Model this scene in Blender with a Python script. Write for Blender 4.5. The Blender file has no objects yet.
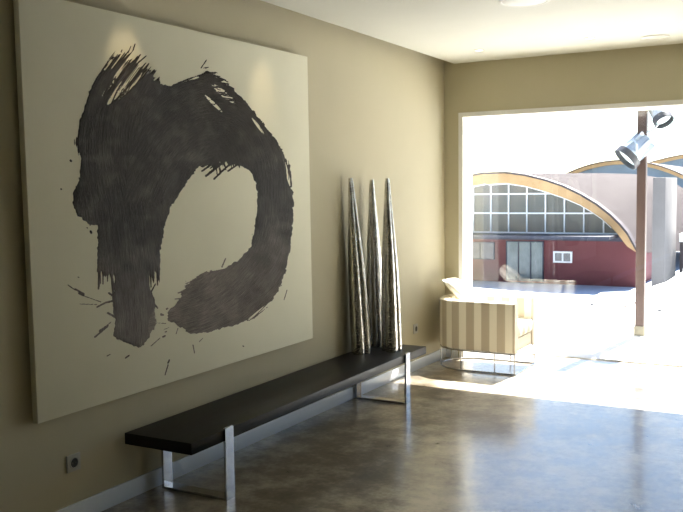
import bpy, bmesh, math, random
import numpy as np
from mathutils import Vector, Matrix

random.seed(7)
SC = bpy.context.scene
C = SC.collection
PI = math.pi

# ------------------------------------------------------------------ materials
def mat(name, color=(.5, .5, .5), rough=.5, metal=0.0, spec=.5):
    m = bpy.data.materials.new(name); m.use_nodes = True
    b = m.node_tree.nodes['Principled BSDF']
    b.inputs['Base Color'].default_value = (*color, 1)
    b.inputs['Roughness'].default_value = rough
    b.inputs['Metallic'].default_value = metal
    b.inputs['Specular IOR Level'].default_value = spec
    return m

def nd(m, kind, **kw):
    n = m.node_tree.nodes.new(kind)
    for k, v in kw.items():
        if k in n.inputs.keys(): n.inputs[k].default_value = v
        else: setattr(n, k, v)
    return n

def bsdf(m): return m.node_tree.nodes['Principled BSDF']
def ln(m, a, b): m.node_tree.links.new(a, b)

def ramp(m, fac, stops):
    r = nd(m, 'ShaderNodeValToRGB')
    e = r.color_ramp.elements
    k = max(1.0, max(p for p, c in stops))          # ramps only read 0..1: bring longer ones into range
    while len(e) > 1: e.remove(e[-1])
    e[0].position = stops[0][0]/k; e[0].color = (*stops[0][1], 1)
    for p, c in stops[1:]:
        e.new(p/k).color = (*c, 1)
    if k > 1:
        sc_ = nd(m, 'ShaderNodeMath', operation='MULTIPLY'); ln(m, fac, sc_.inputs[0]); sc_.inputs[1].default_value = 1/k; fac = sc_.outputs[0]
    ln(m, fac, r.inputs['Fac'])
    return r.outputs['Color']

def coords(m, scale=(1, 1, 1), kind='Object'):
    t = nd(m, 'ShaderNodeTexCoord'); mp = nd(m, 'ShaderNodeMapping')
    mp.inputs['Scale'].default_value = scale
    ln(m, t.outputs[kind], mp.inputs['Vector'])
    return mp.outputs['Vector']

def noise(m, vec, scale, detail=4, rough=.55):
    n = nd(m, 'ShaderNodeTexNoise', Scale=scale, Detail=detail, Roughness=rough)
    ln(m, vec, n.inputs['Vector'])
    return n.outputs['Fac']

def bump(m, height, strength=.2, dist=.01):
    b = nd(m, 'ShaderNodeBump', Strength=strength, Distance=dist)
    ln(m, height, b.inputs['Height']); ln(m, b.outputs['Normal'], bsdf(m).inputs['Normal'])

def mottled(name, c1, c2, scale, rough, bscale=None, bstr=.1, bdist=.003, **kw):
    m = mat(name, c1, rough, **kw)
    v = coords(m)
    ln(m, ramp(m, noise(m, v, scale), [(.35, c1), (.65, c2)]), bsdf(m).inputs['Base Color'])
    if bscale: bump(m, noise(m, v, bscale, 3), bstr, bdist)
    return m

M = {}
M['wall'] = mottled('beige_wall_paint', (.50, .462, .332), (.525, .482, .348), 1.3, .75, 120, .12, .002, spec=.25)
M['ceiling'] = mottled('ceiling_paint', (.64, .65, .60), (.66, .67, .62), 2, .8)
M['white'] = mottled('white_lacquer', (.76, .83, .95), (.79, .86, .97), 3, .25)
M['whiteframe'] = mottled('white_metal_frame', (.78, .78, .77), (.82, .82, .81), 3, .45)
M['jamb'] = mottled('white_plaster', (.80, .80, .76), (.83, .83, .79), 3, .7)

def floor_mat():
    m = mat('polished_concrete', (.2, .17, .13), .15)
    v = coords(m)
    n1 = noise(m, v, .9, 6, .62); n2 = noise(m, v, 5.5, 8, .7); n3 = noise(m, v, 38, 4, .6)
    mx = nd(m, 'ShaderNodeMath', operation='MULTIPLY_ADD'); ln(m, n2, mx.inputs[0]); mx.inputs[1].default_value = .95; ln(m, n1, mx.inputs[2])
    mx2 = nd(m, 'ShaderNodeMath', operation='MULTIPLY_ADD'); ln(m, n3, mx2.inputs[0]); mx2.inputs[1].default_value = .22; ln(m, mx.outputs[0], mx2.inputs[2])
    col = ramp(m, mx2.outputs[0], [(.88, (.095, .073, .045)), (1.02, (.190, .156, .108)), (1.12, (.33, .28, .205)), (1.24, (.50, .44, .34))])
    # small dark specks worn into the slab
    vo = nd(m, 'ShaderNodeTexVoronoi', Scale=9.0); ln(m, v, vo.inputs['Vector'])
    sp = nd(m, 'ShaderNodeMath', operation='LESS_THAN'); ln(m, vo.outputs['Distance'], sp.inputs[0]); sp.inputs[1].default_value = .05
    nn = nd(m, 'ShaderNodeMath', operation='GREATER_THAN'); ln(m, noise(m, v, 2.1), nn.inputs[0]); nn.inputs[1].default_value = .55
    ml = nd(m, 'ShaderNodeMath', operation='MULTIPLY'); ln(m, sp.outputs[0], ml.inputs[0]); ln(m, nn.outputs[0], ml.inputs[1])
    mc = nd(m, 'ShaderNodeMix', data_type='RGBA'); ln(m, ml.outputs[0], mc.inputs['Factor']); ln(m, col, mc.inputs['A']); mc.inputs['B'].default_value = (.07, .055, .04, 1)
    ln(m, mc.outputs['Result'], bsdf(m).inputs['Base Color'])
    rr = nd(m, 'ShaderNodeMapRange'); ln(m, n2, rr.inputs['Value']); rr.inputs['From Min'].default_value = .3; rr.inputs['From Max'].default_value = .7
    rr.inputs['To Min'].default_value = .26; rr.inputs['To Max'].default_value = .42
    rc = nd(m, 'ShaderNodeMapRange'); ln(m, n1, rc.inputs['Value']); rc.inputs['From Min'].default_value = .35; rc.inputs['From Max'].default_value = .65
    rc.inputs['To Min'].default_value = .09; rc.inputs['To Max'].default_value = .19; ln(m, rc.outputs['Result'], bsdf(m).inputs['Coat Roughness'])
    ln(m, rr.outputs['Result'], bsdf(m).inputs['Roughness'])
    bsdf(m).inputs['Specular IOR Level'].default_value = .8
    bsdf(m).inputs['Coat Weight'].default_value = .6; bsdf(m).inputs['Coat IOR'].default_value = 1.6
    bump(m, n2, .03, .004)
    return m
M['floor'] = floor_mat()

def glass_mat(name, ior=1.5, tint=(1, 1, 1)):
    m = bpy.data.materials.new(name); m.use_nodes = True
    nt = m.node_tree; nt.nodes.clear()
    out = nt.nodes.new('ShaderNodeOutputMaterial'); mx = nt.nodes.new('ShaderNodeMixShader')
    tr = nt.nodes.new('ShaderNodeBsdfTransparent'); tr.inputs['Color'].default_value = (*tint, 1)
    gl = nt.nodes.new('ShaderNodeBsdfGlossy'); gl.inputs['Roughness'].default_value = 0.0
    fr = nt.nodes.new('ShaderNodeFresnel')
    # thin sheet: no bending inside the pane, so the far face gets the inverse index
    ge = nt.nodes.new('ShaderNodeNewGeometry'); mr = nt.nodes.new('ShaderNodeMapRange')
    mr.inputs['To Min'].default_value = ior; mr.inputs['To Max'].default_value = 1/ior
    nt.links.new(ge.outputs['Backfacing'], mr.inputs['Value']); nt.links.new(mr.outputs['Result'], fr.inputs['IOR'])
    nt.links.new(fr.outputs[0], mx.inputs['Fac']); nt.links.new(tr.outputs[0], mx.inputs[1]); nt.links.new(gl.outputs[0], mx.inputs[2])
    nt.links.new(mx.outputs[0], out.inputs['Surface'])
    return m
M['glass'] = glass_mat('window_glass')

M['chrome'] = mottled('brushed_chrome', (.47, .475, .49), (.53, .535, .55), 30, .14, metal=1.0)
def bench_mat():
    m = mat('dark_wenge', (.03, .028, .025), .42, spec=.25)
    v = coords(m, (26, 1.2, 26))
    ln(m, ramp(m, noise(m, v, 3, 5), [(.3, (.010, .009, .008)), (.7, (.020, .0175, .015))]), bsdf(m).inputs['Base Color'])
    bump(m, noise(m, v, 6, 3), .08, .002)
    return m
M['wenge'] = bench_mat()

def hammered():
    m = mat('hammered_silver', (.66, .63, .57), .22, 1.0)
    v = coords(m)
    vo = nd(m, 'ShaderNodeTexVoronoi', Scale=95.0, feature='SMOOTH_F1'); ln(m, v, vo.inputs['Vector'])
    bump(m, vo.outputs['Distance'], .55, .004)
    ln(m, ramp(m, noise(m, v, 14), [(.3, (.44, .43, .40)), (.7, (.74, .72, .69))]), bsdf(m).inputs['Base Color'])
    return m
M['hammer'] = hammered()

def canvas_mat():
    m = mottled('primed_canvas', (.77, .75, .60), (.80, .78, .63), 2.2, .8, spec=.2)
    v = coords(m)
    bump(m, noise(m, v, 260, 2), .25, .0012)
    return m
M['canvas'] = canvas_mat()

def paint_mat():
    m = mat('thick_dark_paint', (.05, .043, .037), .55, spec=.12)
    v = coords(m, (1, 1, 1), 'UV')
    mp = nd(m, 'ShaderNodeMapping'); mp.inputs['Scale'].default_value = (2.2, 75, 1)
    ln(m, v, mp.inputs['Vector'])
    st = noise(m, mp.outputs['Vector'], 3.0, 5, .7)
    ob = coords(m); bl = noise(m, ob, 4.5, 5, .6)
    ad = nd(m, 'ShaderNodeMath', operation='MULTIPLY_ADD'); ln(m, bl, ad.inputs[0]); ad.inputs[1].default_value = .45; ln(m, st, ad.inputs[2])
    lm = nd(m, 'ShaderNodeMix', data_type='RGBA')
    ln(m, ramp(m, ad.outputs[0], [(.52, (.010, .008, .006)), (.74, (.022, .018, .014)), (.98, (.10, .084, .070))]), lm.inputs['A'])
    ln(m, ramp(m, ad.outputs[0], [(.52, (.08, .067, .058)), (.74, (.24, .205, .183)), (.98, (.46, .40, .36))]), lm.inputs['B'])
    at = nd(m, 'ShaderNodeAttribute', attribute_name='thickness'); ln(m, at.outputs['Fac'], lm.inputs['Factor'])  # attribute drives the paler ends with painted-in gloss, not paint depth
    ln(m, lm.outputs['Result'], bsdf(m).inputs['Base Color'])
    bump(m, ad.outputs[0], .95, .008)
    return m
M['paint'] = paint_mat()

def stripe_mat():
    m = mat('striped_upholstery', (.6, .55, .42), .85, spec=.15)
    t = nd(m, 'ShaderNodeUVMap'); sx = nd(m, 'ShaderNodeSeparateXYZ'); ln(m, t.outputs['UV'], sx.inputs[0])
    a = nd(m, 'ShaderNodeMath', operation='MULTIPLY_ADD'); ln(m, sx.outputs['X'], a.inputs[0]); a.inputs[1].default_value = 1/.137; a.inputs[2].default_value = .37
    f = nd(m, 'ShaderNodeMath', operation='FRACT'); ln(m, a.outputs[0], f.inputs[0])
    col = ramp(m, f.outputs[0], [(0, (.58, .52, .42)), (.49, (.58, .52, .42)), (.53, (.90, .87, .77)), (.97, (.90, .87, .77)), (1, (.58, .52, .42))])
    ln(m, col, bsdf(m).inputs['Base Color'])
    bump(m, noise(m, coords(m), 350, 2), .2, .001)
    return m
M['stripe'] = stripe_mat()
M['cream'] = mottled('cream_fabric', (.70, .655, .54), (.73, .69, .57), 4, .9, 300, .2, .001, spec=.15)
M['black'] = mottled('black_plastic', (.012, .012, .012), (.02, .02, .02), 8, .5)
M['greyplastic'] = mottled('grey_socket_plastic', (.42, .42, .40), (.46, .46, .44), 8, .35)
M['fixture'] = mottled('white_fixture', (.69, .69, .64), (.72, .72, .67), 5, .5)
M['grille'] = mottled('speaker_grille', (.62, .62, .56), (.70, .70, .64), 400, .7)
# outside
M['terrace'] = mottled('pale_terrace_concrete', (.82, .81, .77), (.88, .87, .83), .8, .8, 40, .1, .004)
M['yard'] = mottled('pale_yard_paving', (.50, .57, .66), (.55, .62, .71), .3, .9)
M['maroon'] = mottled('maroon_render', (.145, .040, .042), (.172, .050, .052), .6, .85)
M['roofing'] = mottled('pink_roof_membrane', (.068, .053, .054), (.080, .063, .064), .25, .85)
M['timber'] = mottled('laminated_timber', (.46, .27, .11), (.54, .33, .145), 1.2, .6)
M['flashing'] = mottled('dark_flashing', (.045, .032, .034), (.06, .045, .045), 1.5, .6)
M['steelblue'] = mottled('blue_grey_steel', (.016, .018, .036), (.022, .025, .045), 2, .5)
M['hallglass'] = mottled('tinted_hall_glass', (.115, .125, .118), (.175, .16, .14), .55, .12)
M['doorglass'] = mottled('pale_door_glass', (.10, .13, .125), (.15, .185, .18), 1.3, .15)
M['skyglass'] = mottled('blue_clerestory_glass', (.14, .19, .24), (.19, .25, .31), .4, .15)
M['shopglass'] = mottled('dark_window_glass', (.07, .06, .055), (.16, .15, .14), 1.1, .15)
M['concrete'] = mottled('grey_concrete', (.150, .133, .120), (.18, .16, .145), .9, .8)
M['post'] = mottled('brown_painted_steel', (.045, .024, .020), (.060, .034, .028), 3, .5)
M['footing'] = mottled('sand_concrete', (.20, .185, .14), (.25, .235, .185), 6, .85)
M['lampmetal'] = mottled('blue_grey_lamp_metal', (.42, .50, .58), (.55, .62, .70), 9, .3, metal=.6)
M['lampdark'] = mottled('dark_lamp_rim', (.03, .035, .045), (.05, .055, .07), 9, .45)
M['lens'] = mottled('lamp_lens_glass', (.45, .60, .66), (.60, .74, .80), 6, .08)

# ------------------------------------------------------------------ mesh helpers
def link_mesh(name, bm, m, parent=None, smooth=False, loc=None):
    me = bpy.data.meshes.new(name)
    bmesh.ops.recalc_face_normals(bm, faces=bm.faces[:])
    bm.to_mesh(me); bm.free()
    me.materials.append(m)
    o = bpy.data.objects.new(name, me); C.objects.link(o)
    if smooth:
        for p in me.polygons: p.use_smooth = True
        me.set_sharp_from_angle(angle=math.radians(38))
    if parent is not None: o.parent = parent
    if loc is not None: o.location = loc
    return o

def add_box(bm, a, b, bevel=0, seg=2, mtx=None):
    r = bmesh.ops.create_cube(bm, size=1)
    vs = r['verts']
    for v in vs:
        v.co = Vector([(a[i]+b[i])/2 + v.co[i]*(b[i]-a[i]) for i in range(3)])
    if bevel:
        es = list({e for v in vs for e in v.link_edges})
        r2 = bmesh.ops.bevel(bm, geom=es, offset=bevel, segments=seg, affect='EDGES', profile=.6)
        vs = list({v for f in r2['faces'] for v in f.verts} | {v for v in vs if v.is_valid})
    if mtx is not None:
        bmesh.ops.transform(bm, matrix=mtx, verts=vs)

def box(name, a, b, m, parent=None, bevel=0, seg=2, smooth=None):
    bm = bmesh.new(); add_box(bm, a, b, bevel, seg)
    return link_mesh(name, bm, m, parent, bool(bevel) if smooth is None else smooth)

def add_tube(bm, pts, r, n=10, closed=False, cap=True):
    pts = [Vector(p) for p in pts]; N = len(pts); rings = []
    up = None
    for i, p in enumerate(pts):
        a = pts[i-1] if (i > 0 or closed) else p
        b = pts[(i+1) % N] if (i < N-1 or closed) else p
        t = (b-a).normalized()
        if up is None:
            up = Vector((0, 0, 1)) if abs(t.z) < .9 else Vector((1, 0, 0))
        s = t.cross(up).normalized(); up = s.cross(t).normalized()
        rr = r[i] if isinstance(r, (list, tuple)) else r
        rings.append([bm.verts.new(p + s*math.cos(2*PI*k/n)*rr + up*math.sin(2*PI*k/n)*rr) for k in range(n)])
    for i in range(N if closed else N-1):
        A, B = rings[i], rings[(i+1) % N]
        for k in range(n): bm.faces.new((A[k], A[(k+1) % n], B[(k+1) % n], B[k]))
    if cap and not closed:
        bm.faces.new(rings[0][::-1]); bm.faces.new(rings[-1])

def add_lathe(bm, prof, n=32, mtx=None):
    rings = []; vs = []
    for r, z in prof:
        if r < 1e-6:
            v = bm.verts.new((0, 0, z)); rings.append([v]); vs.append(v)
        else:
            ring = [bm.verts.new((r*math.cos(2*PI*k/n), r*math.sin(2*PI*k/n), z)) for k in range(n)]
            rings.append(ring); vs += ring
    for A, B in zip(rings, rings[1:]):
        for k in range(n):
            q = [A[k % len(A)], A[(k+1) % len(A)], B[(k+1) % len(B)], B[k % len(B)]]
            q = list(dict.fromkeys(q))
            if len(q) > 2: bm.faces.new(q)
    if mtx is not None: bmesh.ops.transform(bm, matrix=mtx, verts=vs)

def add_prism(bm, poly, axis, lo, hi):
    """extrude a 2-D polygon along an axis (0 x, 1 y, 2 z)"""
    def P(q, h):
        return {0: (h, q[0], q[1]), 1: (q[0], h, q[1]), 2: (q[0], q[1], h)}[axis]
    A = [bm.verts.new(P(q, lo)) for q in poly]; B = [bm.verts.new(P(q, hi)) for q in poly]
    bm.faces.new(A[::-1]); bm.faces.new(B)
    n = len(poly)
    for i in range(n): bm.faces.new((A[i], A[(i+1) % n], B[(i+1) % n], B[i]))

def thing(name, label, cat, loc=(0, 0, 0), group=None):
    o = bpy.data.objects.new(name, None); C.objects.link(o); o.location = loc
    o.empty_display_size = .1
    return tag(o, label, cat, group)

def tag(o, label, cat, group=None):
    o['label'] = label; o['category'] = cat
    if group: o['group'] = group
    return o

def struct(o, label=None):
    o['kind'] = 'structure'
    if label: o['label'] = label
    return o

# ------------------------------------------------------------------ room shell
D = 7.393         # inner face of the window wall
YO = 7.72         # outer face
XJO = .14         # the left jamb splays a little towards the outside
ZH = 2.218; XJ = .175; XR = 3.6
H = 2.696; XE = .10; HT = 2.95
RX = 6.6; RY = -5.0

struct(box('floor', (-.25, RY-.2, -.12), (RX+.2, 7.90, 0), M['floor']), 'polished brown grey concrete floor')
struct(box('wall_left', (-.25, RY-.2, 0), (0, YO, HT), M['wall']), 'beige wall behind the painting and bench')
bm = bmesh.new()
add_prism(bm, [(0, D), (XJ, D), (XJO, YO), (0, YO)], 2, 0, HT); add_box(bm, (XR, D, 0), (RX+.2, YO, HT)); add_prism(bm, [(XJ, D), (XR, D), (XR, YO), (XJO, YO)], 2, ZH, HT)
struct(link_mesh('wall_far', bm, M['wall']), 'beige wall around the large window opening')
struct(box('wall_right', (RX, RY-.2, 0), (RX+.2, D, HT), M['wall']))
struct(box('wall_back', (0, RY-.2, 0), (RX, RY, HT), M['wall']))
struct(box('ceiling', (XE, RY, H), (RX, D, H+.06), M['ceiling']), 'off white dropped ceiling with a gap along the wall')
struct(box('ceiling', (-.25, RY-.2, HT), (RX+.2, 7.95, HT+.1), M['ceiling']), 'upper slab above the dropped ceiling')
struct(box('baseboard_left', (0, RY, 0), (.014, D, .092), M['white'], bevel=.002), 'white baseboard under the painting')
struct(box('baseboard_far', (.014, D-.014, 0), (XJ-.045, D, .092), M['white'], bevel=.002))

# plaster lining of the opening (thin reveal boards) and the pale trim round it
bm = bmesh.new()
add_prism(bm, [(XJ, D-.004), (XJ+.006, D-.004), (XJO+.006, YO+.004), (XJO, YO+.004)], 2, 0, ZH); add_box(bm, (XR-.006, D-.004, 0), (XR, YO+.004, ZH)); add_prism(bm, [(XJ, D-.004), (XR, D-.004), (XR, YO+.004), (XJO, YO+.004)], 2, ZH-.006, ZH)
struct(link_mesh('trim_1', bm, M['jamb']), 'white plaster reveal of the window opening')
bm = bmesh.new()
add_box(bm, (XJ-.035, D-.008, 0), (XJ, D, ZH+.035)); add_box(bm, (XR, D-.008, 0), (XR+.035, D, ZH+.035)); add_box(bm, (XJ, D-.008, ZH), (XR, D, ZH+.035))
struct(link_mesh('trim_2', bm, M['whiteframe']), 'pale grey trim round the window opening')

# the glazed front just outside the wall
GY = 7.87
w = bpy.data.objects.new('window_1', None); C.objects.link(w); struct(w, 'large floor to ceiling window looking onto the terrace')
bm = bmesh.new(); add_box(bm, (-.25, GY, .009), (RX+.2, GY+.012, 2.62))
link_mesh('window_pane', bm, M['glass'], w)
bm = bmesh.new()
add_box(bm, (-.30, GY-.03, 0), (-.25, GY+.04, 2.66)); add_box(bm, (RX+.2, GY-.03, 0), (RX+.25, GY+.04, 2.66))
add_box(bm, (-.25, GY-.03, 2.62), (RX+.2, GY+.04, 2.66)); add_box(bm, (-.25, GY-.010, 0), (RX+.2, GY+.022, .009))
link_mesh('window_frame', bm, M['whiteframe'], w)
# closers between wall and glazed front
bm = bmesh.new(); add_box(bm, (-.25, YO, 2.66), (RX+.25, GY+.04, 2.95)); add_box(bm, (-.30, YO, 0), (-.25, GY-.03, 2.95)); add_box(bm, (RX+.2, YO, 0), (RX+.25, GY-.03, 2.66))
struct(link_mesh('trim_3', bm, M['jamb']), 'closing panels between wall and glazing')

# ------------------------------------------------------------------ painting
PW, PH = 2.345, 1.885
ang = .0085
PU = Vector((0, math.cos(ang), math.sin(ang))); PV = Vector((0, -math.sin(ang), math.cos(ang)))
PO = Vector((0, 2.593, .541))
PF = .056
pmat = Matrix(((0, 0, 1, 0), (PU.y, PV.y, 0, PO.y), (PU.z, PV.z, 0, PO.z), (0, 0, 0, 1)))   # local (u,v,n) -> world
painting = thing('painting', 'huge unframed pale canvas with a dark looping brush stroke, hung on the beige wall', 'painting', (0, 0, 0))
painting.matrix_world = pmat
bm = bmesh.new(); add_box(bm, (0, 0, .022), (PW, PH, PF), .004, 2)
link_mesh('canvas', bm, M['canvas'], painting, True)
bm = bmesh.new()
for a, b in (((.02, .02), (PW-.02, .07)), ((.02, PH-.07), (PW-.02, PH-.02)), ((.02, .07), (.07, PH-.07)), ((PW-.07, .07), (PW-.02, PH-.07)), ((PW/2-.03, .07), (PW/2+.03, PH-.07))):
    add_box(bm, (*a, .001), (*b, .0225))
link_mesh('stretcher_frame', bm, M['timber'], painting)

# brush drawing: the outline is laid out in units of the sketch it was measured on, then mapped on the canvas
CF, CD = 859.4855, np.array([3.0757, 0, 1.55])
CR = np.array([.87107912, .49098903, -.01228597]); CU = np.array([-.02583377, .07078427, .99715706]); CW = np.array([-.49046283, .8682853, -.07434279])
def sketch(u, v):
    y = PO.y + u*PU.y + v*PV.y; z = PO.z + u*PU.z + v*PV.z
    d = np.stack([np.full_like(y, PF) - CD[0], y - CD[1], z - CD[2]], -1)
    w_ = d @ CW
    return 341.5 + CF*(d @ CR)/w_, 256 - CF*(d @ CU)/w_

OUT = [(98,284),(97.5,225),(90,225),(77,215),(72,203),(73,192),(79,180),(79,165),(80,158),(75,143),(80,120),(90,90),(100,72),(112,57),(125,52),
 (140,56),(150,66),(160,80),(166,87),(180,82),(197,78),(206,68),(222,78),(236,91),(250,106),(262,122),(272,135),(281,147),(288,163),(291,178),(293,200),
 (293,222),(291,245),(286,270),(279,290),(270,305),(254,318),(238,324),(222,328),(209,332),(190,334),(184,329),(176,324),(168,321),(167,312),(173,306),
 (180,299),(187,283),(206,272),(225,268),(238,260),(250,248),(254,228),(257.5,205),(256.5,183),(250,171),(243,167),(228,167),(217,172),(205,168),(199,167),
 (190,178),(177,197),(170,208),(165.4,223),(161,244),(159,265),(158,279),(150,279),(149.5,285),(151.3,291),(155,303),(156,315),(155,326),(149,337),(144,345),
 (138.5,348),(132,345),(128,343),(120,340),(113.4,336),(115,321),(112.7,305),(114,290),(113.5,276)]
STEM = [(158,48),(122,98),(112,150),(122,210),(130,270),(134,352)]
ARC = [(128,196),(155,140),(198,106),(243,108),(270,148),(276,200),(268,250),(240,288),(205,312),(160,326)]
DRY = [(128,58,36,17),(155,75,14,8),(207,72,26,10),(104,284,14,15),(154,277,10,15),(222,170,18,13),(289,170,22,3.5),(262,314,22,3.5),(186,284,16,5),(78,150,22,4.5)]
GAPS = [(108,104,145,58,4.2,-.02),(102,96,130,58,2.4,-.05),(118,100,150,66,2.0,-.15),(212,84,235,103,3.4,-.1),(284,160,290,186,1.5,.3),(248,320,274,300,1.5,.3),(205,95,222,112,1.6,.25),(252,118,264,134,1.4,.2)]
DROPS = [(61,189,61.4,189.3,.8),(70.6,160.5,71,161,1.2),(90.5,231,91.2,233,1.1),(87,227.5,87.4,228,.6),(201,68,206.5,60,.5),(201.8,81,202.4,82,.8),(133,50,135,44,.5),(128,53,131,46,.4),
 (121,52,122,50,.4),(112,59,114,57,.6),(68,285,75,290,.5),(75,289,84,294,.9),(79,293,83.5,295.5,1.1),(84,296,101,302,.35),(80,304,97,304.5,.35),(97,307,106,302.5,.8),(106,302.5,113,301,1.0),
 (109,293,113,296,1.0),(108,313,115,317,1.2),(95,337,108,326,.8),(100,331,106,327,1.4),(104,328,111,322,.4),(107,356,110,354.5,.5),(125.5,358,129,355.5,.7),(165,375,168,365,.5),(168,363,169.3,360,.8),
 (151.5,291,155.5,284,.7),(152,301,157.5,308,.9),(161,314.5,163,315,1.1),(166.5,309,167.5,308.5,.9),(156,323,166,323.5,.3),(151,346,160,338,.35),(163,337,165,335.8,.8),(163,330,169,327.5,.3),
 (165,332,166.5,331.5,.5),(193,345,194.5,353,.5),(176,334,178,328,.3),(222,267,225.5,258.5,.6),(178,293,184,291,.6),(175,299,181,298.5,.5),(243,346,243.6,346.4,.6),(236,268,238,263,.4),
 (78,277,79,277.5,.5),(284,300,287,290,.35),(199,342,203,338,.3),(256,247,257.5,238,.35),(205,77,238,98,.45),(208,72,228,82,.4),(130,70,146,56,.6),(124,74,138,58,.6),
 (228,158,206,176,1.3),(234,160,214,179,1.0),(240,163,228,171,.9),(222,157,202,171,.9),(99,260,98.4,289,.8),(103,262,103,284,.7),(107,262,107.6,281,.6),(111,262,111.5,277,.5),
 (156,256,157.6,285,.7),(159.3,252,159.4,275,.5),(153,260,154,273,.6)]

def hash2(i, j, seed):
    h = np.sin(i*127.1 + j*311.7 + seed*74.7)*43758.5453
    return h - np.floor(h)
def vnoise(x, y, seed=0):
    i, j = np.floor(x), np.floor(y); fx, fy = x-i, y-j
    fx = fx*fx*(3-2*fx); fy = fy*fy*(3-2*fy)
    a = hash2(i, j, seed)*(1-fx) + hash2(i+1, j, seed)*fx
    b = hash2(i, j+1, seed)*(1-fx) + hash2(i+1, j+1, seed)*fx
    return a*(1-fy) + b*fy
def seg_dist(x, y, x0, y0, x1, y1):
    dx, dy = x1-x0, y1-y0; L2 = dx*dx+dy*dy+1e-9
    t = np.clip(((x-x0)*dx+(y-y0)*dy)/L2, 0, 1)
    return np.hypot(x-x0-t*dx, y-y0-t*dy), t, (dx*(y-y0)-dy*(x-x0))/math.sqrt(L2)
def smooth_line(P, n=60):
    P = np.array(P, float); t = np.linspace(0, len(P)-1, n); o = []
    for q in t:
        i = min(int(q), len(P)-2); f = q-i
        p0, p1, p2, p3 = P[max(i-1, 0)], P[i], P[i+1], P[min(i+2, len(P)-1)]
        o.append(.5*((2*p1)+(p2-p0)*f+(2*p0-5*p1+4*p2-p3)*f*f+(3*p1-p0-3*p2+p3)*f**3))
    return np.array(o)
def along(x, y, P):
    best = np.full(x.shape, 1e9); S = np.zeros(x.shape); T = np.zeros(x.shape); s0 = 0
    for a, b in zip(P, P[1:]):
        d, t, c = seg_dist(x, y, *a, *b); L = math.hypot(*(b-a))
        k = d < best
        best = np.where(k, d, best); S = np.where(k, s0+t*L, S); T = np.where(k, c, T); s0 += L
    return best, S, T

cell = .0042
nu, nv = int(PW/cell), int(PH/cell)
gu, gv = np.meshgrid(np.linspace(.004, PW-.004, nu+1), np.linspace(.004, PH-.004, nv+1), indexing='ij')
gx, gy = sketch(gu, gv)
poly = np.array(OUT, float); q2 = np.roll(poly, -1, 0)
inside = np.zeros(gx.shape, bool); dist = np.full(gx.shape, 1e9)
for (x0, y0), (x1, y1) in zip(poly, q2):
    if y0 != y1:
        c = ((y0 > gy) != (y1 > gy)) & (gx < (x1-x0)*(gy-y0)/(y1-y0)+x0)
        inside ^= c
    d, _, _ = seg_dist(gx, gy, x0, y0, x1, y1); dist = np.minimum(dist, d)
sd = np.where(inside, dist, -dist)
dA, sA, tA = along(gx, gy, smooth_line(STEM)); dB, sB, tB = along(gx, gy, smooth_line(ARC))
useA = dA*.8 < dB
S = np.where(useA, sA, sB+900); T = np.where(useA, tA, tB+400)
br = .55*vnoise(T*.95, S*.045, 1) + .3*vnoise(T*2.1, S*.06, 2) + .15*vnoise(T*.3, S*.03, 3)     # bristle streaks 0..1
br = (br-.5)*2.2
fine = (.6*vnoise(T*1.9, S*.03, 21)+.4*vnoise(T*4.1, S*.05, 22)-.5)*2.4
lump = vnoise(gx*.35, gy*.35, 5)+.5*vnoise(gx*.9, gy*.9, 6)-.75
amp = np.full(gx.shape, .9)
for cx, cy, r, a in DRY:
    amp = np.maximum(amp, a*np.clip(1.35-np.hypot(gx-cx, gy-cy)/r, 0, 1))
field = sd + br*amp*.75 + lump*2.0 - np.where(amp > 6, amp*.12, 0)
for x0, y0, x1, y1, wd, off in GAPS:
    d, t, _ = seg_dist(gx, gy, x0, y0, x1, y1)
    wv = wd*np.sqrt(np.clip(np.sin(PI*np.clip(t*.96+.02, 0, 1)), 0, 1))
    field = np.minimum(field, np.where(d < wv*1.25, np.maximum((fine-off)*2.6, -1.6+1.7*(d/np.maximum(wv, .01))), 9))
for x0, y0, x1, y1, wd in DROPS:
    d, t, _ = seg_dist(gx, gy, x0, y0, x1, y1)
    field = np.maximum(field, (wd*.85+.12)*(.75+.5*vnoise(gx*.9, gy*.9, 9)) - d)
# paler paint where each stroke ends, with window gloss put into the colour
pale_gloss = np.where(useA, np.clip((sA-200)/80, 0, 1)*.6, np.clip((sB-285)/130, 0, 1))
pale_gloss = np.clip(pale_gloss + .25*(vnoise(gx*.12, gy*.12, 11)-.5), 0, 1)
relief = .0012 + .0016*np.clip(field, 0, 3)/3 + .0011*np.clip(br+.4, 0, 1.4)*np.clip(field/4, 0, 1)
# marching squares on the grid
pale_glosses = []; vid = {}; verts = []; faces = []; uvs = []
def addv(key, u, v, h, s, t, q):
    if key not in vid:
        pale_glosses.append(q)
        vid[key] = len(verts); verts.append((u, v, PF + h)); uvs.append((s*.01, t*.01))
    return vid[key]
F = field
ins = F > 0
for i in range(nu):
    row = ins[i, :-1].astype(int) + ins[i, 1:] + ins[i+1, :-1] + ins[i+1, 1:]
    for j in np.nonzero(row)[0]:
        cs = ((i, j), (i+1, j), (i+1, j+1), (i, j+1)); loop = []
        for a, b in zip(cs, cs[1:]+cs[:1]):
            if F[a] > 0: loop.append(addv(a, gu[a], gv[a], relief[a], S[a], T[a], pale_gloss[a]))
            if (F[a] > 0) != (F[b] > 0):
                k = F[a]/(F[a]-F[b]); r_ = a if F[a] > 0 else b
                key = (min(a, b), max(a, b))
                loop.append(addv(key, gu[a]+(gu[b]-gu[a])*k, gv[a]+(gv[b]-gv[a])*k, .0002, S[r_], T[r_], pale_gloss[r_]))
        if len(loop) > 2: faces.append(loop)
me = bpy.data.meshes.new('brush_stroke'); me.from_pydata(verts, [], faces)
uvl = me.uv_layers.new(name='UVMap')
li = np.zeros(len(me.loops), int); me.loops.foreach_get('vertex_index', li)
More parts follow.
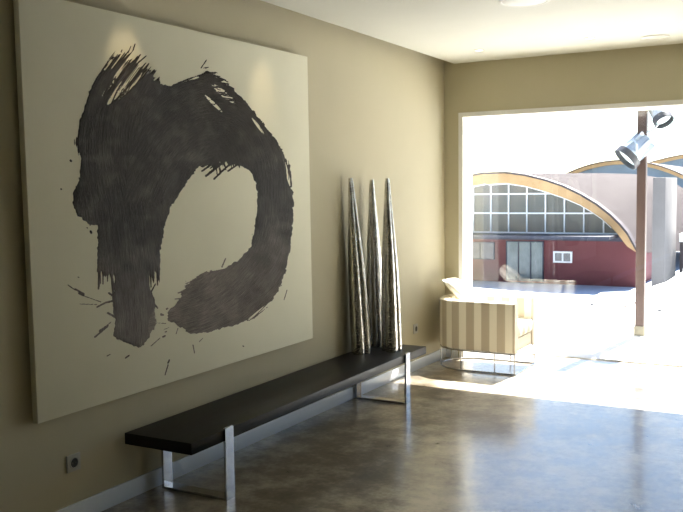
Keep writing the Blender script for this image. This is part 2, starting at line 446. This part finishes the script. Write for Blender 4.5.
uvl.data.foreach_set('uv', np.array(uvs)[li].ravel())
me.polygons.foreach_set('use_smooth', [True]*len(me.polygons))
me.attributes.new('thickness', 'FLOAT', 'POINT').data.foreach_set('value', np.array(pale_glosses, np.float32))  # colour factor for the pale, gloss-painted ends; relief does not use it
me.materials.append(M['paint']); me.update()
bs = bpy.data.objects.new('brush_stroke', me); C.objects.link(bs); bs.parent = painting
bs['label'] = 'thick dark brown looping brush stroke with splatters'

# ------------------------------------------------------------------ bench
bench = thing('bench', 'long low dark wood bench on two chrome loop legs under the painting', 'bench', (.2355, 4.565, 0))
bench.rotation_euler = (0, 0, math.radians(.8))
BL, BW, BT = 1.425, .2105, .362
bm = bmesh.new(); add_box(bm, (-BW, -BL, BT-.058), (BW, BL, BT), .003, 2)
link_mesh('bench_top', bm, M['wenge'], bench, True)
for yy in (-1.138, 1.058):
    bm = bmesh.new(); add_box(bm, (BW+.0005, yy-.036, 0), (BW+.014, yy+.036, BT+.012), .0015, 1)
    link_mesh('leg', bm, M['chrome'], bench, True)
    bm = bmesh.new(); add_box(bm, (-BW+.015, yy-.036, 0), (-BW+.029, yy+.036, BT-.058), .0015, 1)
    link_mesh('leg', bm, M['chrome'], bench, True)
    bm = bmesh.new(); add_box(bm, (-BW+.029, yy-.036, 0), (BW+.0005, yy+.036, .014), .0015, 1)
    link_mesh('foot_rail', bm, M['chrome'], bench, True)

# ------------------------------------------------------------------ three hammered cones
def cone(loc, lean, ph, label, hgt):
    bm = bmesh.new(); n = 60; NZ = 56; rings = []
    for k in range(NZ+1):
        f = k/NZ; z = f*hgt
        R = float(np.interp(f, [0, .04, .25, .47, .65, .82, 1], [.075, .075, .071, .062, .048, .032, .0165]))
        if k == NZ: R *= .9
        ring = []
        for q in range(n):
            a = 2*PI*q/n
            lob = abs(math.cos(1.5*(a-ph)))         # three soft lobes with creased valleys
            r = R*(.66+.42*lob**.85) if f < .97 else R*(.85+.15*lob)
            ring.append(bm.verts.new((r*math.cos(a)+lean[0]*f, r*math.sin(a)+lean[1]*f, z)))
        rings.append(ring)
    for A, B in zip(rings, rings[1:]):
        for q in range(n): bm.faces.new((A[q], A[(q+1) % n], B[(q+1) % n], B[q]))
    bm.faces.new(rings[0][::-1]); bm.faces.new(rings[-1])
    o = link_mesh('metal_cone', bm, M['hammer'], None, True, loc)
    tag(o, label, 'sculpture', 'tall hammered metal cones on the bench')
    return o
ZB = BT + .0005
VD = Vector((-.49, .87)); VR = Vector((.871, .491))
def pos(x, y): return (x, y, ZB)
cone(pos(.105, 5.53), (VR.x*-.062, VR.y*-.062), 4.9, 'leftmost of the three tall hammered metal cones on the dark bench', 1.288)
cone(pos(.098, 5.82), (VR.x*-.034, VR.y*-.034), 5.5, 'middle of the three tall hammered metal cones, set back nearest the wall', 1.278)
cone(pos(.272, 5.715), (VR.x*-.026, VR.y*-.026), 5.15, 'rightmost of the three tall hammered metal cones, nearest the striped armchair', 1.283)

# ------------------------------------------------------------------ armchair
CX, CY, CRo, CXF = .362, 7.152, .290, .844
def chair_path(off, nstr=10, narc=28):
    """U-shaped plan line, offset inwards by off; returns points with outward normal and arc length of the outer line"""
    pts = []
    r = CRo-off; s = 0
    for k in range(nstr+1):
        x = CXF + (CX-CXF)*k/nstr; pts.append((x, CY-r, 0, -1, CXF-x))
    s = CXF-CX
    for k in range(1, narc):
        a = -PI/2 - PI*k/narc
        pts.append((CX+r*math.cos(a), CY+r*math.sin(a), math.cos(a), math.sin(a), s+CRo*PI*k/narc))
    s += PI*CRo
    for k in range(nstr+1):
        x = CX + (CXF-CX)*k/nstr; pts.append((x, CY+r, 0, 1, s+(x-CX)))
    return pts
armchair = thing('armchair', 'low striped tub armchair on a thin chrome frame by the window', 'armchair', (0, 0, 0))
TH = .085; Z0, Z1 = .185, .612
prof = [(0, Z0+.012), (.012, Z0), (TH-.01, Z0), (TH, Z0+.01), (TH, Z1-.03)]
prof += [(TH/2+(TH/2)*math.cos(a)*1.0, Z1-.022+.022*math.sin(a)) for a in np.linspace(.25, PI-.25, 7)]
prof += [(0, Z1-.025)]
bm = bmesh.new(); uvL = bm.loops.layers.uv.new('UVMap')
rows = []
base = chair_path(0)
for (x, y, nx, ny, s) in base:
    rows.append([(bm.verts.new((x-nx*o_, y-ny*o_, z)), s) for o_, z in prof])
npf = len(prof)
sval = {}
for row in rows:
    for v, s in row: sval[v] = s
for A, B in zip(rows, rows[1:]):
    for k in range(npf):
        bm.faces.new((A[k][0], A[(k+1) % npf][0], B[(k+1) % npf][0], B[k][0]))
bm.faces.new([v for v, s in rows[0]]); bm.faces.new([v for v, s in rows[-1]][::-1])
for f in bm.faces:
    for l in f.loops: l[uvL].uv = (sval[l.vert], l.vert.co.z)
link_mesh('upholstered_shell', bm, M['stripe'], armchair, True)
# seat base and loose cushion
def dplate(off, z0, z1, xf, bevel):
    bm = bmesh.new(); uvL = bm.loops.layers.uv.new('UVMap')
    pl = [(min(p[0], xf) - 0*p[2], p[1]) for p in chair_path(off)]
    add_prism(bm, pl, 2, z0, z1)
    es = [e for e in bm.edges if abs(e.verts[0].co.z-e.verts[1].co.z) < 1e-5]
    bmesh.ops.bevel(bm, geom=es, offset=bevel, segments=3, affect='EDGES', profile=.5)
    for f in bm.faces:
        for l in f.loops: l[uvL].uv = (l.vert.co.y, l.vert.co.x)
    return bm
link_mesh('seat_base', dplate(TH+.001, Z0+.004, .30, CXF-.01, .006), M['cream'], armchair, True)
link_mesh('seat_cushion', dplate(TH+.004, .301, .425, CXF+.012, .03), M['stripe'], armchair, True)
# chrome frame
ringpts = [Vector((p[0], p[1], .007)) for p in chair_path(.012)]
bm = bmesh.new(); add_tube(bm, ringpts, .0065, 10, closed=True)
link_mesh('base_ring', bm, M['chrome'], armchair, True)
ringpts = [Vector((p[0]-.004, p[1], Z0-.0075)) for p in chair_path(.012)]
bm = bmesh.new(); add_tube(bm, ringpts, .007, 10, closed=True)
link_mesh('seat_rail', bm, M['chrome'], armchair, True)
R2 = CRo-.012
for (x, y) in ((CXF-.006, CY-R2), (.665, CY-R2), (CX, CY-R2), (CX-R2*math.cos(.45), CY-R2*math.sin(.45)), (CX-R2*math.cos(.45), CY+R2*math.sin(.45)), (.62, CY+R2), (CXF-.006, CY+R2)):
    bm = bmesh.new(); add_tube(bm, [(x, y, .007), (x, y, Z0-.005)], .0055, 10)
    link_mesh('leg', bm, M['chrome'], armchair, True)

# pillow
def pillow():
    bm = bmesh.new(); uvL = bm.loops.layers.uv.new('UVMap'); n = 22; S_ = .17
    top = {}; bot = {}
    for i in range(n+1):
        for j in range(n+1):
            u, v = -1+2*i/n, -1+2*j/n
            pinch = 1-.09*(1-u*u)*0 - .10*((1-v*v)*abs(u)**6 + (1-u*u)*abs(v)**6)
            x, y = u*S_*pinch, v*S_*pinch
            h = .046*((1-u**2)*(1-v**2))**.42
            wr = .003*math.sin(9*u+4*v)*(1-u*u)*(1-v*v)
            top[i, j] = bm.verts.new((x, y, h+wr))
            bot[i, j] = top[i, j] if i in (0, n) or j in (0, n) else bm.verts.new((x, y, -h+wr))
    for i in range(n):
        for j in range(n):
            bm.faces.new((top[i, j], top[i+1, j], top[i+1, j+1], top[i, j+1]))
            q = list(dict.fromkeys((bot[i, j], bot[i, j+1], bot[i+1, j+1], bot[i+1, j])))
            if len(q) > 2: bm.faces.new(q)
    for f in bm.faces:
        for l in f.loops: l[uvL].uv = (l.vert.co.x+.2, l.vert.co.y)
    return link_mesh('pillow', bm, M['stripe'], None, True)
pl = pillow()
nrm = Vector((.643, .04, .766)).normalized(); upv = Vector((-.766, 0, .643)); sx = upv.cross(nrm).normalized(); upv = nrm.cross(sx)
rotm = Matrix((sx, upv, nrm)).transposed().to_4x4() @ Matrix.Rotation(math.radians(0), 4, 'Z')
pl.matrix_world = Matrix.Translation((.250, 7.18, .655)) @ rotm
tag(pl, 'square striped pillow leaning against the back of the tub armchair', 'pillow')

# ------------------------------------------------------------------ wall sockets
def socket(y, z, label):
    t = thing('wall_socket', label, 'wall socket', (0, y, z), 'square wall sockets')
    bm = bmesh.new(); add_box(bm, (.0005, -.041, -.041), (.010, .041, .041), .003, 2)
    link_mesh('cover_plate', bm, M['greyplastic'], t, True)
    mt = Matrix.Translation((.0102, 0, 0)) @ Matrix.Rotation(PI/2, 4, 'Y')
    bm = bmesh.new(); add_lathe(bm, [(.0225, -.001), (.0285, -.001), (.0285, .0015), (.0275, .003), (.0235, .003), (.0225, .0015), (.0225, -.001)], 28, mt)
    link_mesh('collar', bm, M['greyplastic'], t, True)
    bm = bmesh.new(); add_lathe(bm, [(0, -.0005), (.0225, -.0005), (.0225, .0008), (0, .0006)], 28, mt)
    link_mesh('socket_well', bm, M['black'], t, True)
    bm = bmesh.new()
    for dy in (-.0095, .0095): add_lathe(bm, [(0, .0005), (.0026, .0005), (.0026, .0012), (0, .0012)], 10, Matrix.Translation((0, dy, 0)) @ mt)
    link_mesh('contacts', bm, M['chrome'], t)
socket(2.836, .290, 'square grey wall socket low on the wall under the left end of the painting')
socket(6.722, .362, 'square grey wall socket low on the wall between the cones and the armchair')

# ------------------------------------------------------------------ ceiling fittings
def downlight(x, y, label, watt, aim=None):
    t = thing('recessed_downlight', label, 'ceiling light', (x, y, H), 'round recessed ceiling downlights')
    bm = bmesh.new(); add_lathe(bm, [(.030, -.001), (.043, -.001), (.043, -.004), (.040, -.006), (.033, -.005), (.030, -.001)], 28)
    link_mesh('trim_ring', bm, M['fixture'], t, True)
    m = bpy.data.materials.get('lamp_face')
    if m is None:
        m = mat('lamp_face', (.9, .88, .8), .4); bsdf(m).inputs['Emission Color'].default_value = (1, .86, .62, 1); bsdf(m).inputs['Emission Strength'].default_value = 3.0
    bm = bmesh.new(); add_lathe(bm, [(0, -.0025), (.030, -.0025), (.030, -.001), (0, -.001)], 24)
    link_mesh('lamp', bm, m, t, True)
    if watt:
        ld = bpy.data.lights.new('downlight_beam', 'SPOT'); ld.energy = watt; ld.color = (1, .78, .48); ld.spot_size = math.radians(30); ld.spot_blend = 1.0; ld.shadow_soft_size = .03
        lo = bpy.data.objects.new('downlight_beam', ld); C.objects.link(lo); lo.parent = t; lo.location = (0, 0, -.02)
        d = Vector(aim) - Vector((x, y, H-.02)); lo.rotation_euler = d.to_track_quat('-Z', 'Y').to_euler()
downlight(.559, 6.789, 'small recessed downlight in the ceiling near the corner by the window', 0)
downlight(1.47, 6.732, 'small recessed downlight in the ceiling, left of the round ceiling speaker', 0)
downlight(.50, 3.25, 'small recessed downlight shining on the upper left of the painting', 5, (.05, 3.21, 2.20))
downlight(.50, 4.42, 'small recessed downlight shining on the upper right of the painting', 5, (.05, 4.39, 2.16))
t = thing('ceiling_speaker', 'round perforated speaker flush in the ceiling above the window', 'ceiling speaker', (1.905, 6.967, H))
bm = bmesh.new(); add_lathe(bm, [(.085, -.0005), (.105, -.0005), (.105, -.004), (.098, -.008), (.088, -.006), (.085, -.0005)], 36)
link_mesh('bezel', bm, M['fixture'], t, True)
bm = bmesh.new(); add_lathe(bm, [(0, -.0065), (.05, -.006), (.087, -.004), (.087, -.0005), (0, -.0005)], 36)
link_mesh('grille', bm, M['grille'], t, True)
t = thing('ceiling_diffuser', 'large round flush disc in the ceiling, cut by the top edge', 'air diffuser', (1.44, 5.20, H))
bm = bmesh.new(); add_lathe(bm, [(.135, -.0005), (.155, -.0005), (.155, -.004), (.148, -.007), (.138, -.005), (.135, -.0005)], 40)
link_mesh('rim', bm, M['fixture'], t, True)
bm = bmesh.new(); add_lathe(bm, [(0, -.005), (.13, -.005), (.134, -.003), (.134, -.0005), (0, -.0005)], 40)
link_mesh('disc', bm, M['fixture'], t, True)

# ------------------------------------------------------------------ terrace and yard
GZ = -3.45
tpoly = [(-6, 7.905), (9, 7.905), (9, 30), (.75, 30), (.78, 16.9), (.79, 14.95), (.62, 13.55), (.52, 13.05), (.30, 12.74), (-.22, 12.55), (-1.86, 12.95), (-6, 13.6)]
bm = bmesh.new(); add_prism(bm, tpoly, 2, -.30, -.002)
o = struct(link_mesh('terrace', bm, M['terrace']), 'white sunlit terrace outside the window')
struct(box('ground', (-120, 7.95, GZ-.3), (60, 160, GZ), M['yard']), 'pale yard below the terrace')
bm = bmesh.new(); add_box(bm, (-6, 7.95, GZ), (9, 8.2, -.30)); add_box(bm, (8.6, 8.2, GZ), (9, 29.8, -.3)); add_box(bm, (1.2, 29.4, GZ), (8.6, 29.8, -.3))
struct(link_mesh('wall_terrace', bm, M['concrete']), 'retaining wall under the terrace')
bm = bmesh.new(); add_box(bm, (-.25, RY-.2, GZ), (RX+.2, 7.9, -.12)); struct(link_mesh('wall_basement', bm, M['concrete']), 'storey below the room')
# thin brown strip on the terrace
bm = bmesh.new()
a, b = Vector((.80, 11.56, -.002)), Vector((1.06, 14.24, -.002)); d = (b-a).normalized(); s = Vector((-d.y, d.x, 0))*.018
q = [a-s, a+s, b+s, b-s]; add_prism(bm, [(p.x, p.y) for p in q], 2, -.001, .012)
tag(link_mesh('edging_strip', bm, M['post']), 'thin brown edging strip lying on the white terrace behind the post', 'edging')
for (x, y, lab) in ((.37, 11.58, 'small dark round ground light set in the terrace, left of the brown post'), (1.27, 11.36, 'small dark round ground light set in the terrace, right of the brown post')):
    t = thing('ground_light', lab, 'ground light', (x, y, 0), 'round ground lights set in the terrace')
    bm = bmesh.new(); add_lathe(bm, [(.018, 0), (.028, 0), (.028, .012), (.023, .018), (.018, .018), (.018, 0)], 20); link_mesh('bezel', bm, M['lampdark'], t, True)
    bm = bmesh.new(); add_lathe(bm, [(0, .013), (.0175, .012), (.0175, 0), (0, 0)], 20); link_mesh('lens', bm, M['lens'], t, True)

# lamp post with two floodlights
PX, PY = 1.385, 9.4
lp = thing('lamp_post', 'brown square steel post with two floodlights standing on the terrace', 'lamp post', (PX, PY, 0))
bm = bmesh.new(); add_box(bm, (-.055, -.055, 0), (.055, .055, .10), .006, 2); link_mesh('footing', bm, M['footing'], lp, True)
bm = bmesh.new(); add_box(bm, (-.045, -.045, .10), (.045, .045, 3.1), .004, 2); link_mesh('post', bm, M['post'], lp, True)
bm = bmesh.new(); add_box(bm, (-.048, -.048, 3.1), (.048, .048, 3.115), .003, 1); link_mesh('cap', bm, M['lampdark'], lp, True)
def flood(c, axis, rad, length, armpts):
    ax = Vector(axis).normalized()
    mt = Matrix.Translation(c) @ ax.to_track_quat('Z', 'Y').to_matrix().to_4x4()
    r = rad
    bm = bmesh.new(); add_lathe(bm, [(0, -length), (r*.35, -length), (r*.5, -length*.93), (r*.62, -length*.6), (r*.82, -length*.25), (r*.93, 0), (r*.93, .01), (0, .01)], 28, mt)
    h = link_mesh('floodlight', bm, M['lampmetal'], lp, True)
    bm = bmesh.new(); add_lathe(bm, [(r*.94, -.015), (r*1.03, -.015), (r*1.06, .055), (r*1.02, .058), (r*.985, .0), (r*.94, -.015)], 32, mt)
    link_mesh('rim', bm, M['lampdark'], h, True)
    bm = bmesh.new(); add_lathe(bm, [(0, .030), (r*.5, .025), (r*.9, .014), (r*.9, .0105), (0, .0105)], 28, mt)
    link_mesh('lens', bm, M['lens'], h, True)
    bm = bmesh.new()
    for k in range(6):
        a = 2*PI*k/6
        add_box(bm, (r*.45, -.006, -length*.93), (r*.90, .006, -length*.15), mtx=mt @ Matrix.Rotation(a, 4, 'Z'))
    link_mesh('fins', bm, M['lampmetal'], h)
    bm = bmesh.new(); add_tube(bm, armpts, .012, 10)
    link_mesh('bracket', bm, M['lampmetal'], h, True)
flood((-.115, -.10, 1.885), (-.56, -.35, -.62), .135, .27, [(-.04, -.04, 2.05), (-.06, -.16, 2.06), (-.02, -.22, 2.0), (-.02, -.2, 1.93)])
flood((.195, -.03, 2.265), (.42, -.35, -.72), .095, .20, [(.03, -.02, 2.12), (.10, -.03, 2.14), (.15, -.03, 2.20), (.165, -.01, 2.30)])

# ------------------------------------------------------------------ vaulted hall
HY = 45
hall = thing('vaulted_hall', 'maroon hall with a timber edged barrel roof and big gridded arched window', 'building', (0, 0, 0))
AC = -12.2
def arch(x, xc, a, zt, zb):
    q = 1-abs((x-xc)/a)**2.15
    return zb+(zt-zb)*max(q, 0)**.72
OUTER = [(-14.02, 2.31), (-13.0, 2.42), (-11.98, 2.43), (-10.9, 2.27), (-9.85, 2.0), (-8.9, 1.67), (-7.99, 1.22), (-7.2, .74), (-6.51, .20), (-6.0, -.30), (-5.64, -.74), (-5.12, -1.68)]
INNER = [(-14.02, 1.72), (-13.0, 1.87), (-11.98, 1.92), (-10.9, 1.75), (-9.84, 1.46), (-8.9, 1.14), (-7.99, .75), (-7.4, .40), (-6.88, .04), (-6.4, -.40), (-6.05, -.78), (-5.62, -1.35)]
cen = -12.55
def mirror(P): return [(2*cen-x, z) for x, z in P if x > cen+.4][::-1]
outer = mirror(OUTER) + [p for p in OUTER if p[0] > cen-.6]; inner = mirror(INNER) + [p for p in INNER if p[0] > cen-.6]
def band(bm, A, B, y0, y1):
    n = len(A)
    V = [[bm.verts.new((x, y, z)) for x, z in L] for y in (y0, y1) for L in (A, B)]
    a0, b0, a1, b1 = V
    for i in range(n-1):
        bm.faces.new((a0[i], a0[i+1], b0[i+1], b0[i])); bm.faces.new((a1[i], b1[i], b1[i+1], a1[i+1]))
        bm.faces.new((a0[i], a1[i], a1[i+1], a0[i+1])); bm.faces.new((b0[i], b0[i+1], b1[i+1], b1[i]))
    for k in (0, n-1): bm.faces.new((a0[k], b0[k], b1[k], a1[k]))
bm = bmesh.new(); band(bm, outer, inner, HY-.45, HY+.25)
link_mesh('timber_arch', bm, M['timber'], hall)
o2 = [(x + (.05 if x > cen else -.05), z+.09) for x, z in outer]
bm = bmesh.new(); band(bm, o2, outer, HY-.5, HY+.25)
link_mesh('roof_edge', bm, M['flashing'], hall)
ZS = -.78
gl = [p for p in inner if p[1] > ZS]
bm = bmesh.new(); add_prism(bm, [(-18.9, ZS)] + gl + [(-6.1, ZS)], 1, HY+.02, HY+.14)
link_mesh('arched_window', bm, M['hallglass'], hall)
def inner_z(x):
    for (x0, z0), (x1, z1) in zip(inner, inner[1:]):
        if x0 <= x <= x1: return z0+(z1-z0)*(x-x0)/(x1-x0)
    return ZS
aw = hall.children[-1]
bm = bmesh.new(); band(bm, gl, [(x*.985+cen*.015, z-.07) for x, z in gl], HY-.06, HY+.03); link_mesh('window_frame', bm, M['whiteframe'], aw)
for k in range(-4, 8):
    x = -13.93+k*1.008
    if inner_z(x) > ZS+.1: box('mullion', (x-.035, HY-.05, ZS), (x+.035, HY+.03, inner_z(x)-.02), M['whiteframe'], aw)
for z in (1.33, .29, ZS+.03):
    xs = [x for x in np.linspace(-19.5, -5.5, 400) if inner_z(x) > z]
    box('transom', (min(xs), HY-.045, z-.04), (max(xs), HY+.025, z+.04), M['whiteframe'], aw)
box('fascia_beam', (-19.4, HY-.25, -1.13), (-5.62, HY+.2, ZS-.01), M['steelblue'], hall)
box('canopy', (-19.4, HY-2.3, -.93), (-6.1, HY-.25, ZS-.01), M['steelblue'], hall)  # slab added to lengthen the hall's shadow across the yard
bm = bmesh.new()
add_box(bm, (-19.6, HY, GZ-.1), (-5.25, HY+.3, -1.13)); add_box(bm, (-5.55, HY+.3, GZ-.1), (-5.25, HY+8, -1.8))
link_mesh('wall', bm, M['maroon'], hall)
# loft of the vault, widening to the back
BACK = [(-26.5, -3.4), (-24.5, .9), (-22, 2.2), (-19.5, 2.8), (-16.8, 2.93), (-13.5, 2.86), (-10.9, 2.74), (-9.2, 2.45), (-7.8, 1.95), (-6.5, 1.1), (-5.4, -.1), (-4.4, -1.8), (-3.7, -3.4)]
def resample(P, n):
    P = np.array(P, float); s = np.r_[0, np.cumsum(np.hypot(*np.diff(P, axis=0).T))]; t = np.linspace(0, s[-1], n)
    return np.stack([np.interp(t, s, P[:, 0]), np.interp(t, s, P[:, 1])], 1)
A = resample(outer, 48); B = resample(BACK, 48)
bm = bmesh.new(); rows = []
for f in np.linspace(0, 1, 9):
    rows.append([bm.verts.new((a[0]*(1-f)+b[0]*f, HY-.45+30*f, a[1]*(1-f)+b[1]*f)) for a, b in zip(A, B)])
for R0, R1 in zip(rows, rows[1:]):
    for i in range(47): bm.faces.new((R0[i], R0[i+1], R1[i+1], R1[i]))
r = bmesh.ops.solidify(bm, geom=bm.faces[:], thickness=.12)
link_mesh('vault_roof', bm, M['roofing'], hall, True)
# small window, glazed entrance and left window in the maroon wall
def bwin(name, x0, x1, z0, z1, nx, m, fr=.07):
    bm = bmesh.new(); add_box(bm, (x0, HY-.07, z0), (x1, HY+.01, z0+fr)); add_box(bm, (x0, HY-.07, z1-fr), (x1, HY+.01, z1))
    for k in range(nx+1):
        x = x0+(x1-x0-fr)*k/nx; add_box(bm, (x, HY-.07, z0+fr), (x+fr, HY+.01, z1-fr))
    f = link_mesh(name, bm, M['whiteframe'] if name == 'window' else M['steelblue'], hall)
    box('pane', (x0+fr*.5, HY-.04, z0+fr*.5), (x1-fr*.5, HY-.02, z1-fr*.5), m, f)
bwin('window', -9.46, -8.46, -2.31, -1.71, 2, M['shopglass'], .09)
bwin('entrance', -12.05, -9.98, -3.36, -1.20, 3, M['doorglass'], .06)
bwin('shop_window', -14.4, -12.70, -2.25, -1.30, 2, M['shopglass'], .06)
bwin('shop_window', -16.6, -14.8, -3.2, -1.30, 2, M['shopglass'], .06)

# second and third vaults farther back
def far_hall(name, xc, zt, k, y, halfw, band_t, lab, depth, glass):
    t = thing(name, lab, 'building', (0, 0, 0))
    xs = np.linspace(xc-halfw, xc+halfw, 41)
    A = [(x, zt-k*(x-xc)**2) for x in xs]; B = [(x, z-band_t) for x, z in A]
    bm = bmesh.new(); band(bm, A, B, y-.5, y+.2); link_mesh('timber_arch', bm, M['timber'], t)
    bm = bmesh.new(); band(bm, [(x, z+.10) for x, z in A], A, y-.55, y+.2); link_mesh('roof_edge', bm, M['flashing'], t)
    bm = bmesh.new(); add_prism(bm, [(xs[0], GZ)]+[(x, max(z, GZ+.02)) for x, z in B]+[(xs[-1], GZ)], 1, y, y+.2); link_mesh('glazed_gable', bm, M[glass], t)
    bm = bmesh.new(); band(bm, [(x, z+.08) for x, z in A], [(x, z-.05) for x, z in A], y+.2, y+depth); link_mesh('vault_roof', bm, M['roofing'], t, True)
far_hall('vaulted_hall', -13.2, 4.0, .049, 80, 12, .30, 'second barrel roofed hall rising behind the maroon hall, left of the lamp post', 22, 'skyglass')
far_hall('vaulted_hall', -7.5, 5.75, .017, 110, 20, .36, 'farthest barrel roofed hall, at the right edge behind the floodlights', 22, 'skyglass')

# concrete pillar wall and pale shelter at the right
o = box('concrete_pillar', (-3.66, 40, GZ), (-3.12, 43.3, 2.02), M['concrete'], bevel=.03)
tag(o, 'tall grey concrete pillar right of the lamp post, in front of the pink roof', 'pillar')
t = thing('shelter', 'low white topped shelter at the right edge beside the concrete pillar', 'shelter', (-1.2, 44, GZ))
bm = bmesh.new(); add_box(bm, (-1.75, -1, 2.45), (1.8, 1, 2.85), .05, 2); link_mesh('canopy', bm, M['whiteframe'], t, True)
for sx in (-1.65, 1.65):
    for sy in (-.85, .85):
        bm = bmesh.new(); add_box(bm, (sx-.07, sy-.07, 0), (sx+.07, sy+.07, 2.45)); link_mesh('post', bm, M['flashing'], t)
bm = bmesh.new(); add_box(bm, (-1.55, .86, .1), (1.55, .92, 2.4)); link_mesh('back_panel', bm, M['roofing'], t)

# ------------------------------------------------------------------ light
SUN_EL = math.atan2(1, .69)
sd_ = bpy.data.lights.new('sun', 'SUN'); sd_.energy = 27.0; sd_.color = (1, .97, .91); sd_.angle = math.radians(.55)
so = bpy.data.objects.new('sun', sd_); C.objects.link(so)
so.rotation_euler = Vector((-.083, -.69, -1)).to_track_quat('-Z', 'Y').to_euler()
so.location = (2, 20, 25)
wd = bpy.data.worlds.new('sky'); SC.world = wd; wd.use_nodes = True
nt = wd.node_tree
sk = nt.nodes.new('ShaderNodeTexSky'); sk.sky_type = 'NISHITA'; sk.sun_disc = False; sk.sun_elevation = SUN_EL; sk.sun_rotation = math.radians(-6)
sk.air_density = 1.0; sk.dust_density = .5; sk.ozone_density = 1.0
bg = nt.nodes['Background']; nt.links.new(sk.outputs[0], bg.inputs['Color']); bg.inputs['Strength'].default_value = .25
pd = bpy.data.lights.new('window_portal', 'AREA'); pd.shape = 'RECTANGLE'; pd.size = XR-XJ; pd.size_y = ZH; pd.cycles.is_portal = True
po = bpy.data.objects.new('window_portal', pd); C.objects.link(po); po.location = ((XR+XJ)/2, YO+.02, ZH/2); po.rotation_euler = (-PI/2, 0, 0)

# ------------------------------------------------------------------ camera
cd = bpy.data.cameras.new('camera'); co = bpy.data.objects.new('camera', cd); C.objects.link(co)
cd.sensor_width = 36; cd.lens = CF/683*36; cd.clip_end = 600; cd.clip_start = .05
mw = Matrix.Identity(4)
for i in range(3):
    mw[i][0] = CR[i]; mw[i][1] = CU[i]; mw[i][2] = -CW[i]; mw[i][3] = CD[i]
co.matrix_world = mw
SC.camera = co
SC.view_settings.view_transform = 'Standard'; SC.view_settings.look = 'None'; SC.view_settings.gamma = 1
SC.view_settings.use_curve_mapping = False
SC.view_settings.exposure = 0.44
cy = SC.cycles
cy.max_bounces = 12; cy.diffuse_bounces = 7; cy.glossy_bounces = 5; cy.transparent_max_bounces = 12
cy.caustics_reflective = False; cy.caustics_refractive = False; cy.sample_clamp_indirect = 12
cy.use_denoising = True
